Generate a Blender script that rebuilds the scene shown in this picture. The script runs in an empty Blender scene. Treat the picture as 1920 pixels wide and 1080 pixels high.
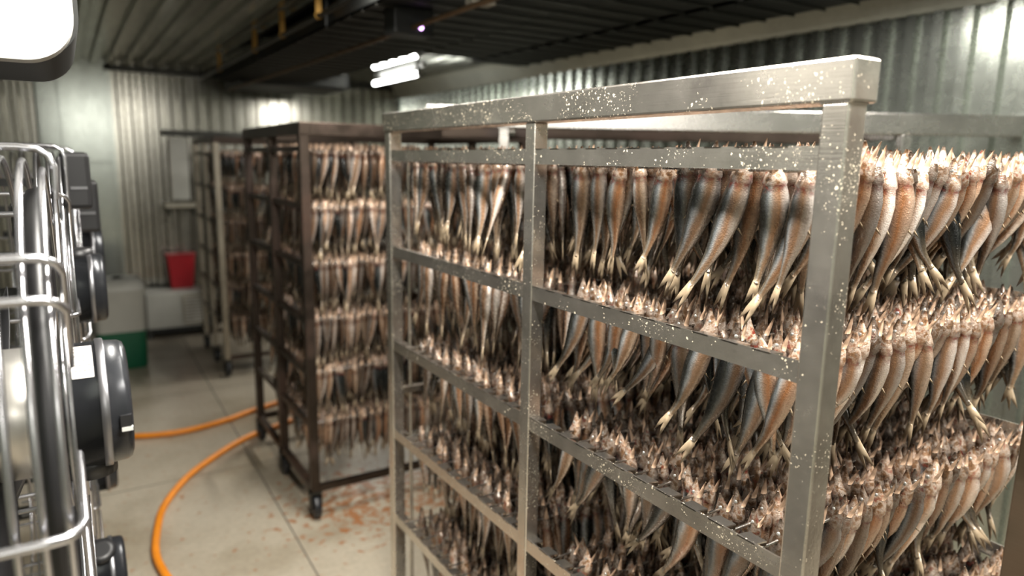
import bpy, bmesh, math, random
import numpy as np
from mathutils import Vector, Matrix, Euler
random.seed(7); rng = np.random.RandomState(11)
S = bpy.context.scene
COL = S.collection
PI = math.pi

# ------------------------------------------------------------------ camera, world, lights, exposure
CAM_H = 1.65
Rm = Matrix(((0.84617, -0.08010, 0.52686), (-0.53263, -0.15941, 0.83120), (0.01741, -0.98396, -0.17755)))
cam_data = bpy.data.cameras.new('camera')
cam = bpy.data.objects.new('camera', cam_data); COL.objects.link(cam); S.camera = cam
cam_data.sensor_width = 36.0
cam_data.lens = 1314.0 / 1920.0 * 36.0
cam_data.clip_start = 0.02
right = Rm @ Vector((1, 0, 0)); down = Rm @ Vector((0, 1, 0)); fwd = Rm @ Vector((0, 0, 1))
M = Matrix((right, -down, -fwd)).transposed().to_4x4()
M.translation = Vector((0, 0, CAM_H))
cam.matrix_world = M
cam_data.dof.use_dof = True
cam_data.dof.focus_distance = 1.22
cam_data.dof.aperture_fstop = 2.0
cam_data.dof.aperture_blades = 0

W = bpy.data.worlds.new('world'); S.world = W; W.use_nodes = True
W.node_tree.nodes['Background'].inputs[0].default_value = (0.8, 0.9, 1.0, 1)
W.node_tree.nodes['Background'].inputs[1].default_value = 0.02
S.view_settings.view_transform = 'Standard'; S.view_settings.look = 'None'
S.view_settings.gamma = 1.0; S.view_settings.use_curve_mapping = False
S.view_settings.exposure = 0.12
S.cycles.max_bounces = 8; S.cycles.diffuse_bounces = 2; S.cycles.glossy_bounces = 5
S.cycles.caustics_reflective = False; S.cycles.caustics_refractive = False
S.cycles.sample_clamp_indirect = 4.0

def area(name, loc, sx, sy, power, rot=(0, 0, 0), col=(1.0, 0.955, 0.88)):
    l = bpy.data.lights.new(name, 'AREA'); l.shape = 'RECTANGLE'; l.size = sx; l.size_y = sy
    l.energy = power; l.color = col
    o = bpy.data.objects.new(name, l); o.location = loc; o.rotation_euler = rot; COL.objects.link(o)
    return o
# ceiling tube fixtures of the room, outside the frame, above and behind the photographer, plus an added wall lamp
area('tube_light', (0.42, 0.85, 2.40), 0.16, 1.2, 78)
area('tube_light', (1.35, 0.12, 2.40), 1.2, 0.16, 92)
area('tube_light', (0.15, -1.75, 2.20), 1.3, 0.20, 13, rot=(math.radians(70), 0, math.radians(-30)))
area('tube_light', (1.05, 2.45, 2.40), 0.16, 0.9, 50)
area('tube_light', (2.47, 1.25, 2.36), 0.12, 1.2, 36, rot=(0, math.radians(-12), 0))  # added unseen lamp, tilted at the right wall to brighten it
area('tube_light', (2.33, 5.5, 2.25), 0.10, 0.9, 60)

# ------------------------------------------------------------------ helpers
def tag(o, label=None, cat=None, group=None, kind=None):
    if label: o['label'] = label
    if cat: o['category'] = cat
    if group: o['group'] = group
    if kind: o['kind'] = kind
    return o
def empty(name, loc=(0, 0, 0), rz=0.0, label=None, cat=None, group=None, kind=None):
    o = bpy.data.objects.new(name, None); COL.objects.link(o); o.location = loc; o.rotation_euler = (0, 0, rz)
    o.empty_display_size = 0.05
    return tag(o, label, cat, group, kind)

class MB:
    def __init__(s): s.v = []; s.f = []; s.mi = []; s.sm = []; s.m = 0; s.smooth = False
    def add(s, vs, fs):
        n = len(s.v); s.v.extend([tuple(p) for p in vs])
        for f in fs: s.f.append(tuple(n + i for i in f)); s.mi.append(s.m); s.sm.append(s.smooth)
        return s
    def box(s, x0, x1, y0, y1, z0, z1, mat=None):
        vs = [Vector(p) for p in ((x0,y0,z0),(x1,y0,z0),(x1,y1,z0),(x0,y1,z0),(x0,y0,z1),(x1,y0,z1),(x1,y1,z1),(x0,y1,z1))]
        if mat: vs = [mat @ v for v in vs]
        return s.add(vs, [(0,3,2,1),(4,5,6,7),(0,1,5,4),(1,2,6,5),(2,3,7,6),(3,0,4,7)])
    def tube(s, pts, r, n=8, cap=True):
        pts = [Vector(p) for p in pts]; rs = r if isinstance(r, (list, tuple)) else [r] * len(pts)
        rings = []; prev = None
        sm = s.smooth; s.smooth = True
        for i, p in enumerate(pts):
            t = (pts[min(i+1, len(pts)-1)] - pts[max(i-1, 0)]).normalized()
            if prev is None:
                a = Vector((0, 0, 1)) if abs(t.z) < .9 else Vector((1, 0, 0))
                u = t.cross(a).normalized()
            else:
                u = (prev - t * prev.dot(t)).normalized()
            prev = u; w = t.cross(u)
            rings.append([p + (u * math.cos(2*PI*k/n) + w * math.sin(2*PI*k/n)) * rs[i] for k in range(n)])
        vs = [q for rg in rings for q in rg]; fs = []
        for i in range(len(rings)-1):
            for k in range(n):
                a = i*n + k; b = i*n + (k+1) % n
                fs.append((a, b, b+n, a+n))
        s.add(vs, fs)
        if cap:
            s.smooth = False
            s.add(rings[0], [tuple(reversed(range(n)))]); s.add(rings[-1], [tuple(range(n))])
        s.smooth = sm
        return s
    def ring(s, c, R, r, axis='x', n=40, m=6, sx=None):
        pts = []
        for k in range(n):
            a = 2*PI*k/n
            if axis == 'x': pts.append((c[0], c[1] + R*math.cos(a), c[2] + R*math.sin(a)))
            elif axis == 'z': pts.append((c[0] + R*math.cos(a), c[1] + R*math.sin(a), c[2]))
            else: pts.append((c[0] + R*math.cos(a), c[1], c[2] + R*math.sin(a)))
        n0 = len(s.v); C = Vector(c); vs = []
        ax = Vector((1,0,0)) if axis == 'x' else Vector((0,0,1)) if axis == 'z' else Vector((0,1,0))
        rx = r if sx is None else sx
        for p in pts:
            d = (Vector(p) - C).normalized()
            for j in range(m):
                b = 2*PI*j/m; vs.append(Vector(p) + d*math.cos(b)*r + ax*math.sin(b)*rx)
        fs = []
        for k in range(n):
            for j in range(m):
                fs.append((k*m+j, k*m+(j+1) % m, ((k+1) % n)*m+(j+1) % m, ((k+1) % n)*m+j))
        sm = s.smooth; s.smooth = True; s.add(vs, fs); s.smooth = sm
        return s
    def lathe(s, c, prof, axis='z', n=32, cap=True):      # prof: (along, radius)
        C = Vector(c); vs = []
        for (a, r) in prof:
            for k in range(n):
                t = 2*PI*k/n; p, q = r*math.cos(t), r*math.sin(t)
                vs.append(C + (Vector((a, p, q)) if axis == 'x' else Vector((p, q, a)) if axis == 'z' else Vector((q, a, p))))
        fs = []
        for i in range(len(prof)-1):
            for k in range(n):
                a = i*n+k; b = i*n+(k+1) % n; fs.append((a, b, b+n, a+n))
        sm = s.smooth; s.smooth = True; s.add(vs, fs); s.smooth = False
        if cap:
            s.add(vs[:n], [tuple(reversed(range(n)))]); s.add(vs[-n:], [tuple(range(n))])
        s.smooth = sm
        return s
    def mesh(s, name, mats):
        me = bpy.data.meshes.new(name)
        me.from_pydata([tuple(v) for v in s.v], [], s.f)
        for m in (mats if isinstance(mats, (list, tuple)) else [mats]): me.materials.append(m)
        me.polygons.foreach_set('material_index', s.mi)
        me.polygons.foreach_set('use_smooth', s.sm)
        me.update()
        return me
    def build(s, name, mats, parent=None, loc=None, **k):
        return link(name, s.mesh(name, mats), parent, loc, **k)
def link(name, me, parent=None, loc=None, rot=None, bevel=0, label=None, cat=None, group=None, kind=None):
    o = bpy.data.objects.new(name, me); COL.objects.link(o)
    if parent: o.parent = parent
    if loc is not None: o.location = loc
    if rot is not None: o.rotation_euler = rot
    if bevel:
        b = o.modifiers.new('bevel', 'BEVEL'); b.width = bevel; b.segments = 2; b.limit_method = 'ANGLE'
    return tag(o, label, cat, group, kind)
def copy_tree(o, parent=None):
    c = o.copy(); COL.objects.link(c)
    if parent: c.parent = parent
    for ch in KIDS.get(o.name, []): copy_tree(ch, c)
    return c
KIDS = {}
def index_kids(root):
    for ch in root.children: KIDS.setdefault(root.name, []).append(ch); index_kids(ch)

# ------------------------------------------------------------------ materials
def new_mat(name):
    m = bpy.data.materials.new(name); m.use_nodes = True
    nt = m.node_tree; return m, nt, nt.nodes['Principled BSDF']
def N(nt, t, **k):
    n = nt.nodes.new(t)
    for a, b in k.items(): setattr(n, a, b)
    return n
def L(nt, a, b): nt.links.new(a, b)
def ramp(nt, fac, stops):
    r = N(nt, 'ShaderNodeValToRGB'); e = r.color_ramp.elements
    while len(e) < len(stops): e.new(0.5)
    for i, (p, c) in enumerate(stops):
        e[i].position = p; e[i].color = (c[0], c[1], c[2], 1) if isinstance(c, (tuple, list)) else (c, c, c, 1)
    L(nt, fac, r.inputs[0]); return r
def mathn(nt, op, a, b=None):
    n = N(nt, 'ShaderNodeMath', operation=op)
    for i, v in enumerate((a, b)):
        if v is None: continue
        if isinstance(v, (int, float)): n.inputs[i].default_value = v
        else: L(nt, v, n.inputs[i])
    return n.outputs[0]
def mixc(nt, fac, a, b, mode='MIX'):
    n = N(nt, 'ShaderNodeMix', data_type='RGBA', blend_type=mode)
    for sock, v in ((n.inputs[0], fac), (n.inputs[6], a), (n.inputs[7], b)):
        if isinstance(v, (int, float)): sock.default_value = v
        elif isinstance(v, tuple): sock.default_value = (*v[:3], 1)
        else: L(nt, v, sock)
    return n.outputs[2]
def coords(nt, scale=(1, 1, 1), kind='Object'):
    t = N(nt, 'ShaderNodeTexCoord'); m = N(nt, 'ShaderNodeMapping'); m.inputs['Scale'].default_value = scale
    L(nt, t.outputs[kind], m.inputs[0]); return m.outputs[0]
def simple(name, col, rough=0.5, metal=0.0, var=0.25, vscale=12, bump=0.0, coat=0.0):
    m, nt, p = new_mat(name)
    nz = N(nt, 'ShaderNodeTexNoise'); nz.inputs['Scale'].default_value = vscale; nz.inputs['Detail'].default_value = 4
    L(nt, coords(nt), nz.inputs['Vector'])
    c = mixc(nt, nz.outputs[0], tuple(x*(1-var) for x in col), tuple(min(1, x*(1+var)) for x in col))
    L(nt, c, p.inputs['Base Color'])
    p.inputs['Roughness'].default_value = rough; p.inputs['Metallic'].default_value = metal
    p.inputs['Coat Weight'].default_value = coat
    if bump:
        b = N(nt, 'ShaderNodeBump'); b.inputs['Strength'].default_value = bump; b.inputs['Distance'].default_value = 0.002
        L(nt, nz.outputs[0], b.inputs['Height']); L(nt, b.outputs[0], p.inputs['Normal'])
    return m
def galvanised(name, base=(0.5, 0.52, 0.5), r0=0.25, r1=0.45, dirt=0.35, metal=.78, bump=.0):
    m, nt, p = new_mat(name); c = coords(nt)
    v = N(nt, 'ShaderNodeTexVoronoi'); v.inputs['Scale'].default_value = 45; L(nt, c, v.inputs['Vector'])
    sep = N(nt, 'ShaderNodeSeparateColor'); L(nt, v.outputs['Color'], sep.inputs[0])
    c2 = coords(nt, (1.0, 1.0, .18)); nz = N(nt, 'ShaderNodeTexNoise'); nz.inputs['Scale'].default_value = 3.5; nz.inputs['Detail'].default_value = 6
    L(nt, c2, nz.inputs['Vector'])
    dr = ramp(nt, nz.outputs[0], [(0.35, 1 - dirt), (0.62, 1.0)])
    sp = ramp(nt, sep.outputs[0], [(0, 0.95), (1, 1.03)])
    col = mixc(nt, 1.0, mixc(nt, 1.0, base, dr.outputs[0], 'MULTIPLY'), sp.outputs[0], 'MULTIPLY')
    L(nt, col, p.inputs['Base Color']); p.inputs['Metallic'].default_value = metal
    rr = N(nt, 'ShaderNodeMapRange'); rr.inputs['To Min'].default_value = (r0+r1)/2-.02; rr.inputs['To Max'].default_value = (r0+r1)/2+.02
    L(nt, sep.outputs[1], rr.inputs[0]); L(nt, rr.outputs[0], p.inputs['Roughness'])
    b = N(nt, 'ShaderNodeBump'); b.inputs['Strength'].default_value = bump; b.inputs['Distance'].default_value = 0.01
    L(nt, nz.outputs[0], b.inputs['Height']); L(nt, b.outputs[0], p.inputs['Normal'])
    return m
def stainless(name, base, r0, r1, spots=0.0, rust=0.0, rustcol=(0.16, 0.09, 0.05), mt=1.0):
    m, nt, p = new_mat(name); c = coords(nt)
    nz = N(nt, 'ShaderNodeTexNoise'); nz.inputs['Scale'].default_value = 9; nz.inputs['Detail'].default_value = 7; nz.inputs['Roughness'].default_value = .65
    L(nt, c, nz.inputs['Vector'])
    br = N(nt, 'ShaderNodeTexNoise'); br.inputs['Scale'].default_value = 4; br.inputs['Detail'].default_value = 5
    L(nt, coords(nt, (60, 1.5, 60)), br.inputs['Vector'])
    tint = ramp(nt, nz.outputs[0], [(0.3, tuple(x*.68 for x in base)), (0.7, base)])
    col = tint.outputs[0]; metal = None
    if rust:
        rn = N(nt, 'ShaderNodeTexNoise'); rn.inputs['Scale'].default_value = 4; rn.inputs['Detail'].default_value = 8
        L(nt, c, rn.inputs['Vector'])
        rf = ramp(nt, rn.outputs[0], [(0.62 - .3*rust, 0.0), (0.75 - .3*rust, 1.0)])
        col = mixc(nt, rf.outputs[0], col, rustcol)
        metal = mathn(nt, 'SUBTRACT', 1.0, mathn(nt, 'MULTIPLY', rf.outputs[0], .8))
    rr = N(nt, 'ShaderNodeMapRange'); rr.inputs['To Min'].default_value = r0; rr.inputs['To Max'].default_value = r1
    L(nt, nz.outputs[0], rr.inputs[0]); rough = rr.outputs[0]
    if spots:
        fac = None
        for sc, th in ((110, .24), (260, .26)):
            v = N(nt, 'ShaderNodeTexVoronoi'); v.inputs['Scale'].default_value = sc; v.inputs['Randomness'].default_value = 1
            wn = N(nt, 'ShaderNodeTexNoise'); wn.inputs['Scale'].default_value = 150; L(nt, c, wn.inputs['Vector'])
            wv = N(nt, 'ShaderNodeVectorMath', operation='MULTIPLY_ADD'); L(nt, wn.outputs[1], wv.inputs[0])
            wv.inputs[1].default_value = (.009, .009, .009); L(nt, c, wv.inputs[2]); L(nt, wv.outputs[0], v.inputs['Vector'])
            sep = N(nt, 'ShaderNodeSeparateColor'); L(nt, v.outputs['Color'], sep.inputs[0])
            mk = N(nt, 'ShaderNodeTexNoise'); mk.inputs['Scale'].default_value = 7; mk.inputs['Detail'].default_value = 3; L(nt, c, mk.inputs['Vector'])
            dens = mathn(nt, 'MULTIPLY', mathn(nt, 'MAXIMUM', mathn(nt, 'SUBTRACT', mk.outputs[0], .44), 0.0), 2.2*spots)
            sel = mathn(nt, 'LESS_THAN', sep.outputs[0], dens)
            size = mathn(nt, 'MULTIPLY', sep.outputs[1], th)
            dot = mathn(nt, 'LESS_THAN', v.outputs['Distance'], mathn(nt, 'ADD', size, .05))
            d = mathn(nt, 'MULTIPLY', sel, dot)
            fac = d if fac is None else mathn(nt, 'MAXIMUM', fac, d)
        col = mixc(nt, fac, col, (0.62, 0.54, 0.40))
        inv = mathn(nt, 'SUBTRACT', 1.0, fac)
        metal = inv if metal is None else mathn(nt, 'MULTIPLY', metal, inv)
        rough = mathn(nt, 'MAXIMUM', rough, mathn(nt, 'MULTIPLY', fac, .6))
    L(nt, col, p.inputs['Base Color']); L(nt, rough, p.inputs['Roughness'])
    if metal is not None: L(nt, mathn(nt, 'MULTIPLY', metal, mt), p.inputs['Metallic'])
    else: p.inputs['Metallic'].default_value = mt
    b = N(nt, 'ShaderNodeBump'); b.inputs['Strength'].default_value = 0.12; b.inputs['Distance'].default_value = 0.002
    L(nt, br.outputs[0], b.inputs['Height']); L(nt, b.outputs[0], p.inputs['Normal'])
    return m
def emissive(name, col, s):
    m, nt, p = new_mat(name); p.inputs['Base Color'].default_value = (*col, 1)
    p.inputs['Emission Color'].default_value = (*col, 1); p.inputs['Emission Strength'].default_value = s
    return m

M_WALL = galvanised('galvanised_wall', (0.58, 0.62, 0.56), .22, .30, .25, .88)
M_WALLF = galvanised('galvanised_far_wall', (0.54, 0.53, 0.47), .18, .28, .3, .9)
M_CEIL = galvanised('galvanised_ceiling', (0.50, 0.51, 0.45), .2, .3, .3, .9)
M_SHEET = galvanised('smooth_sheet', (0.50, 0.54, 0.50), .18, .28, .2)
M_STEEL = stainless('spattered_stainless', (0.78, 0.73, 0.66), .14, .36, spots=1.6, mt=.95)
M_STEEL2 = stainless('stainless', (0.62, 0.60, 0.57), .2, .34, spots=.15)
M_BROWN = stainless('smoke_browned_steel', (0.080, 0.062, 0.050), .35, .55, rust=.5, rustcol=(0.055, 0.032, 0.022))
M_BROWN2 = stainless('brown_worn_steel', (0.12, 0.09, 0.06), .45, .6, spots=.0, rust=.7, rustcol=(0.065, 0.042, 0.024))
M_CRUST = stainless('crusted_steel', (0.42, 0.38, 0.31), .4, .6, spots=2.6)
M_CHROME = simple('chrome_wire', (0.46, 0.46, 0.48), .24, .95, .1)
M_BLACKP = simple('black_plastic', (0.012, 0.012, 0.013), .42, 0, .3)
M_RUBBER = simple('black_rubber', (0.012, 0.013, 0.016), .35, 0, .3)
M_DARK = simple('black_metal', (0.012, 0.013, 0.012), .5, .3, .4, 6)  # near-black metal with random tone
M_DARK2 = simple('dark_rail_metal', (0.05, 0.05, 0.045), .35, .8, .4, 6)
M_MOTOR = simple('motor_casing', (0.030, 0.032, 0.036), .27, .45, .35, 20, .15)
M_MOTORCAP = simple('motor_cap_metal', (0.20, 0.20, 0.21), .34, .9, .3, 15)
M_WHITE = simple('white_enamel', (0.60, 0.60, 0.57), .35, 0, .06)
M_CREAM = simple('cream_plastic', (0.42, 0.39, 0.31), .5, 0, .12)
M_GREYP = simple('pale_grey_plastic', (0.50, 0.50, 0.45), .5, 0, .1)
M_GREEN = simple('green_plastic', (0.004, 0.11, 0.05), .4, 0, .15)
M_RED = simple('red_plastic', (0.30, 0.006, 0.012), .4, 0, .15)
M_YELLOW = simple('yellow_strap', (0.55, 0.30, 0.05), .6, 0, .2)
M_HOSE = simple('orange_rubber_hose', (0.85, 0.27, 0.015), .45, 0, .2, 20)
M_PAPER = simple('label_paper', (0.7, 0.66, 0.6), .6, 0, .05)
M_INK = simple('label_ink', (0.22, 0.19, 0.17), .7, 0, .2)
M_TUBE = emissive('lit_tube', (1.0, 1.0, 0.96), 14.0)
M_LED = emissive('violet_led', (0.8, 0.45, 1.0), 6.0)
M_WOOD = simple('pale_wood', (0.40, 0.22, 0.08), .6, 0, .3, 10)

# floor: poured beige screed with joints, worn patches and brown drips
def floor_mat():
    m, nt, p = new_mat('beige_floor'); c = coords(nt)
    n1 = N(nt, 'ShaderNodeTexNoise'); n1.inputs['Scale'].default_value = 1.7; n1.inputs['Detail'].default_value = 8; L(nt, c, n1.inputs['Vector'])
    n2 = N(nt, 'ShaderNodeTexNoise'); n2.inputs['Scale'].default_value = 40; n2.inputs['Detail'].default_value = 6; L(nt, c, n2.inputs['Vector'])
    base = ramp(nt, n1.outputs[0], [(0.32, (0.27, 0.225, 0.155)), (0.52, (0.42, 0.37, 0.285)), (0.75, (0.48, 0.43, 0.34))])
    col = mixc(nt, .22, base.outputs[0], n2.outputs[0], 'OVERLAY')
    # brown drips around the dark rack
    n3 = N(nt, 'ShaderNodeTexNoise'); n3.inputs['Scale'].default_value = 24; n3.inputs['Detail'].default_value = 6; n3.inputs['Roughness'].default_value = .6
    L(nt, c, n3.inputs['Vector'])
    dist = N(nt, 'ShaderNodeVectorMath', operation='DISTANCE'); mp = N(nt, 'ShaderNodeMapping'); mp.inputs['Scale'].default_value = (1, 1.35, 1)
    L(nt, c, mp.inputs[0]); L(nt, mp.outputs[0], dist.inputs[0]); dist.inputs[1].default_value = (1.25, 3.1*1.35, 0)
    near = ramp(nt, mathn(nt, 'MULTIPLY', dist.outputs['Value'], 1.0), [(0.25, 0.16), (0.75, 0.0)])
    dr = ramp(nt, mathn(nt, 'ADD', n3.outputs[0], near.outputs[0]), [(0.62, 0.0), (0.68, 0.85)])
    col = mixc(nt, dr.outputs[0], col, (0.30, 0.11, 0.03))
    L(nt, col, p.inputs['Base Color'])
    rr = ramp(nt, n1.outputs[0], [(0.3, 0.42), (0.7, 0.28)]); L(nt, rr.outputs[0], p.inputs['Roughness'])
    b = N(nt, 'ShaderNodeBump'); b.inputs['Strength'].default_value = .15; b.inputs['Distance'].default_value = .003
    L(nt, n2.outputs[0], b.inputs['Height']); L(nt, b.outputs[0], p.inputs['Normal'])
    return m
M_FLOOR = floor_mat()
M_JOINT = simple('joint_filler', (0.13, 0.115, 0.09), .8)

# fish skin: R = back..belly, G = snout..tail, B = random, carried as a colour attribute
def fish_mat(name, dark, belly, pale):
    m, nt, p = new_mat(name)
    at = N(nt, 'ShaderNodeAttribute', attribute_name='fish'); sp = N(nt, 'ShaderNodeSeparateColor'); L(nt, at.outputs['Color'], sp.inputs[0])
    oi = N(nt, 'ShaderNodeObjectInfo'); c = coords(nt)
    off = N(nt, 'ShaderNodeCombineXYZ'); L(nt, mathn(nt, 'MULTIPLY', oi.outputs['Random'], 7.0), off.inputs[0]); L(nt, sp.outputs[2], off.inputs[1])
    va = N(nt, 'ShaderNodeVectorMath', operation='ADD'); L(nt, c, va.inputs[0]); L(nt, off.outputs[0], va.inputs[1])
    nz = N(nt, 'ShaderNodeTexNoise'); nz.inputs['Scale'].default_value = 34; nz.inputs['Detail'].default_value = 5
    ms = N(nt, 'ShaderNodeMapping'); ms.inputs['Scale'].default_value = (1.6, 1.6, .38); L(nt, va.outputs[0], ms.inputs[0]); L(nt, ms.outputs[0], nz.inputs['Vector'])
    nf = N(nt, 'ShaderNodeTexNoise'); nf.inputs['Scale'].default_value = 130; nf.inputs['Detail'].default_value = 4; L(nt, va.outputs[0], nf.inputs['Vector'])
    v = mathn(nt, 'ADD', sp.outputs[0], mathn(nt, 'MULTIPLY', mathn(nt, 'SUBTRACT', nz.outputs[0], .5), .30))
    rp = ramp(nt, v, [(0.10, (0.014*dark, 0.016*dark, 0.016*dark)), (0.30, (0.085*dark, 0.085*dark, 0.075*dark)), (0.40, (0.26, 0.28, 0.29)), (0.50, (0.54, 0.53, 0.51)),
                      (0.63, (0.46, 0.29, 0.19)), (0.78, belly), (1.0, pale)])
    col = mixc(nt, .2, rp.outputs[0], nf.outputs[0], 'OVERLAY')
    # head: paler and blotched with red
    hd = ramp(nt, sp.outputs[1], [(0.19, 1.0), (0.27, 0.0)])
    nh = N(nt, 'ShaderNodeTexNoise'); nh.inputs['Scale'].default_value = 75; nh.inputs['Detail'].default_value = 4; L(nt, va.outputs[0], nh.inputs['Vector'])
    hc = ramp(nt, nh.outputs[0], [(0.30, (0.10, 0.05, 0.025)), (0.42, (0.36, 0.19, 0.09)), (0.52, (0.80, 0.66, 0.55)), (0.62, (0.55, 0.34, 0.22)), (0.70, (0.30, 0.04, 0.02))])
    col = mixc(nt, mathn(nt, 'MULTIPLY', hd.outputs[0], .85), col, hc.outputs[0])
    # wound line behind the gill and reddish vent
    wl = ramp(nt, sp.outputs[1], [(0.215, 0.0), (0.245, 1.0), (0.30, 0.0)])
    wf = mathn(nt, 'MULTIPLY', wl.outputs[0], ramp(nt, nf.outputs[0], [(0.42, 0.0), (0.6, .8)]).outputs[0])
    col = mixc(nt, wf, col, (0.30, 0.03, 0.015))
    tl = ramp(nt, sp.outputs[1], [(0.70, 0.0), (1.0, .75)])
    col = mixc(nt, tl.outputs[0], col, (0.36, 0.27, 0.17))
    hs = N(nt, 'ShaderNodeHueSaturation'); L(nt, col, hs.inputs['Color'])
    L(nt, mathn(nt, 'ADD', .17, mathn(nt, 'MULTIPLY', mathn(nt, 'POWER', mathn(nt, 'FRACT', mathn(nt, 'ADD', oi.outputs['Random'], sp.outputs[2])), 1.4), .85)), hs.inputs['Value'])
    L(nt, hs.outputs[0], p.inputs['Base Color'])
    p.inputs['Metallic'].default_value = .38
    L(nt, ramp(nt, nf.outputs[0], [(0.3, .14), (0.7, .36)]).outputs[0], p.inputs['Roughness'])
    p.inputs['Coat Weight'].default_value = .6; p.inputs['Coat Roughness'].default_value = .12
    wv = N(nt, 'ShaderNodeTexVoronoi'); wv.inputs['Scale'].default_value = 420; L(nt, va.outputs[0], wv.inputs['Vector'])
    b = N(nt, 'ShaderNodeBump'); b.inputs['Strength'].default_value = .6; b.inputs['Distance'].default_value = .0022
    L(nt, mathn(nt, 'ADD', mathn(nt, 'MULTIPLY', wv.outputs['Distance'], .35), nz.outputs[0]), b.inputs['Height']); L(nt, b.outputs[0], p.inputs['Normal'])
    return m
M_FISH = [fish_mat('fish_skin_silver', 1.0, (0.50, 0.27, 0.14), (0.92, 0.82, 0.74)),
          fish_mat('fish_skin_amber', 1.2, (0.46, 0.19, 0.07), (0.70, 0.50, 0.36)),
          fish_mat('fish_skin_dark', .7, (0.30, 0.17, 0.09), (0.55, 0.42, 0.32))]
M_FIN = simple('fish_fin', (0.34, 0.26, 0.17), .3, 0, .35, 60, .3, .3)
M_JAW = simple('fish_jaw', (0.50, 0.34, 0.23), .3, 0, .6, 70, .3, .3)
M_EYE = simple('fish_eye', (0.45, 0.45, 0.42), .12, .5, .5, 300)

# ------------------------------------------------------------------ room
X0, X1, Y0, Y1, ZC = -1.15, 3.20, -2.3, 7.42, 2.46
def corrugated(name, mat, u0, u1, h0, h1, place, pitch=.118, depth=.022, crest=.036, slope=.015):
    """trapezoid sheet: u along the run, h the other way, place(u, d, h) -> point; d is the depth of the rib into the room"""
    mb = MB(); us = []; u = u0
    while u < u1:
        us += [(u, 0), (u+pitch-crest-2*slope, 0), (u+pitch-crest-slope, depth), (u+pitch-slope, depth)]; u += pitch
    us.append((u, 0)); vs = []
    for (a, d) in us: vs += [place(a, d, h0), place(a, d, h1)]
    mb.add(vs, [(2*i, 2*i+2, 2*i+3, 2*i+1) for i in range(len(us)-1)])
    return mb.build(name, mat, kind='structure')
fl = MB().box(X0-.1, X1+.1, Y0-.1, Y1+.1, -.1, 0).build('floor', M_FLOOR, kind='structure')
jb = MB()
for a, b in (((0.795, 6.9), (0.66, -2.2)), ((2.05, 6.9), (1.92, -2.2)), ((-.45, 6.9), (-.6, -2.2))):
    d = Vector((b[0]-a[0], b[1]-a[1])).normalized(); n_ = Vector((-d.y, d.x))*.0035
    jb.add([(a[0]+n_.x, a[1]+n_.y, .0008), (a[0]-n_.x, a[1]-n_.y, .0008), (b[0]-n_.x, b[1]-n_.y, .0008), (b[0]+n_.x, b[1]+n_.y, .0008)], [(0, 1, 2, 3)])
jb.build('floor_joint', M_JOINT, fl)
jb2 = MB()
for y in (5.2, 3.75, 2.3, .8): jb2.add([(X0, y-.003, .0008), (X1, y-.003+.07, .0008), (X1, y+.003+.07, .0008), (X0, y+.003, .0008)], [(0, 1, 2, 3)])
jb2.build('floor_joint', M_JOINT, fl)
corrugated('ceiling', M_CEIL, X0, X1, Y0, Y1, lambda u, d, h: (u, h, ZC - d), pitch=.122, depth=.032, crest=.040, slope=.012)
corrugated('wall_right', M_WALL, Y0, Y1, 0, ZC, lambda u, d, h: (X1 - d, u, h), crest=.040, slope=.012, depth=.028)
corrugated('wall_far', M_WALLF, .40, X1, 0, ZC, lambda u, d, h: (u, Y1 - d, h), pitch=.11, depth=.03)
corrugated('wall_far_corner', M_WALLF, X0, -.15, 0, ZC, lambda u, d, h: (u, Y1 - d, h), pitch=.11, depth=.03)
corrugated('wall_left', M_WALL, Y0, Y1, 0, ZC, lambda u, d, h: (X0 + d, u, h))
corrugated('wall_rear', M_WALL, X0, X1, 0, ZC, lambda u, d, h: (u, Y0 + d, h))
MB().box(X0-.1, X1+.1, Y0-.1, Y1+.1, ZC+.01, ZC+.1).build('roof_slab', M_DARK, kind='structure')
# smooth sheet door in the far wall
dr = MB().box(-.16, .40, Y1-.02, Y1+.02, 0, ZC).build('door_1', M_SHEET, kind='structure')
def dpanel(x0, x1, z0, z1):
    MB().box(x0, x1, Y1-.032, Y1-.018, z0, z1).build('panel', M_SHEET, dr, bevel=.004)
dpanel(.0, .385, 1.585, 2.43); dpanel(.0, .385, .05, 1.568); dpanel(-.15, -.012, .05, 2.43)
MB().box(.372, .405, Y1-.05, Y1-.018, 0, ZC).build('edge_strip', M_SHEET, dr)
# coved trims
tr = MB()
prof = [(0, -.135), (-.010, -.13), (-.024, -.115), (-.05, -.08), (-.08, -.04), (-.115, -.010), (-.135, 0)]
for i in range(len(prof)-1):
    a, b = prof[i], prof[i+1]; tr.add([(X1-.022+a[0], Y0, ZC-.02+a[1]), (X1-.022+a[0], Y1, ZC-.02+a[1]), (X1-.022+b[0], Y1, ZC-.02+b[1]), (X1-.022+b[0], Y0, ZC-.02+b[1])], [(0, 1, 2, 3)])
tr.smooth = True
tr.build('trim_1', galvanised('pale_trim', (0.62, 0.65, 0.58), .3, .4, .15, .35), kind='structure')
MB().box(.36, X1, Y1-.05, Y1-.03, ZC-.075, ZC-.022).build('trim_2', M_DARK2, kind='structure')
MB().box(X1-.05, X1-.02, Y1-.06, Y1-.03, 0, ZC).build('trim_3', M_SHEET, kind='structure')
MB().box(.40, X1, Y1-.05, Y1-.03, 0, .09).build('baseboard_far', M_DARK, kind='structure')
MB().box(.78, 1.9, Y1-.06, Y1-.03, 1.83, 1.885).build('trim_4', M_DARK2, kind='structure')

MB().box(1.13, 3.06, Y0+.05, 4.9, 2.418, 2.426).build('ceiling_darkening_sheet', M_DARK, kind='structure')  # dark sheet added to black out the lit ceiling ribs between the trays
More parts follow.
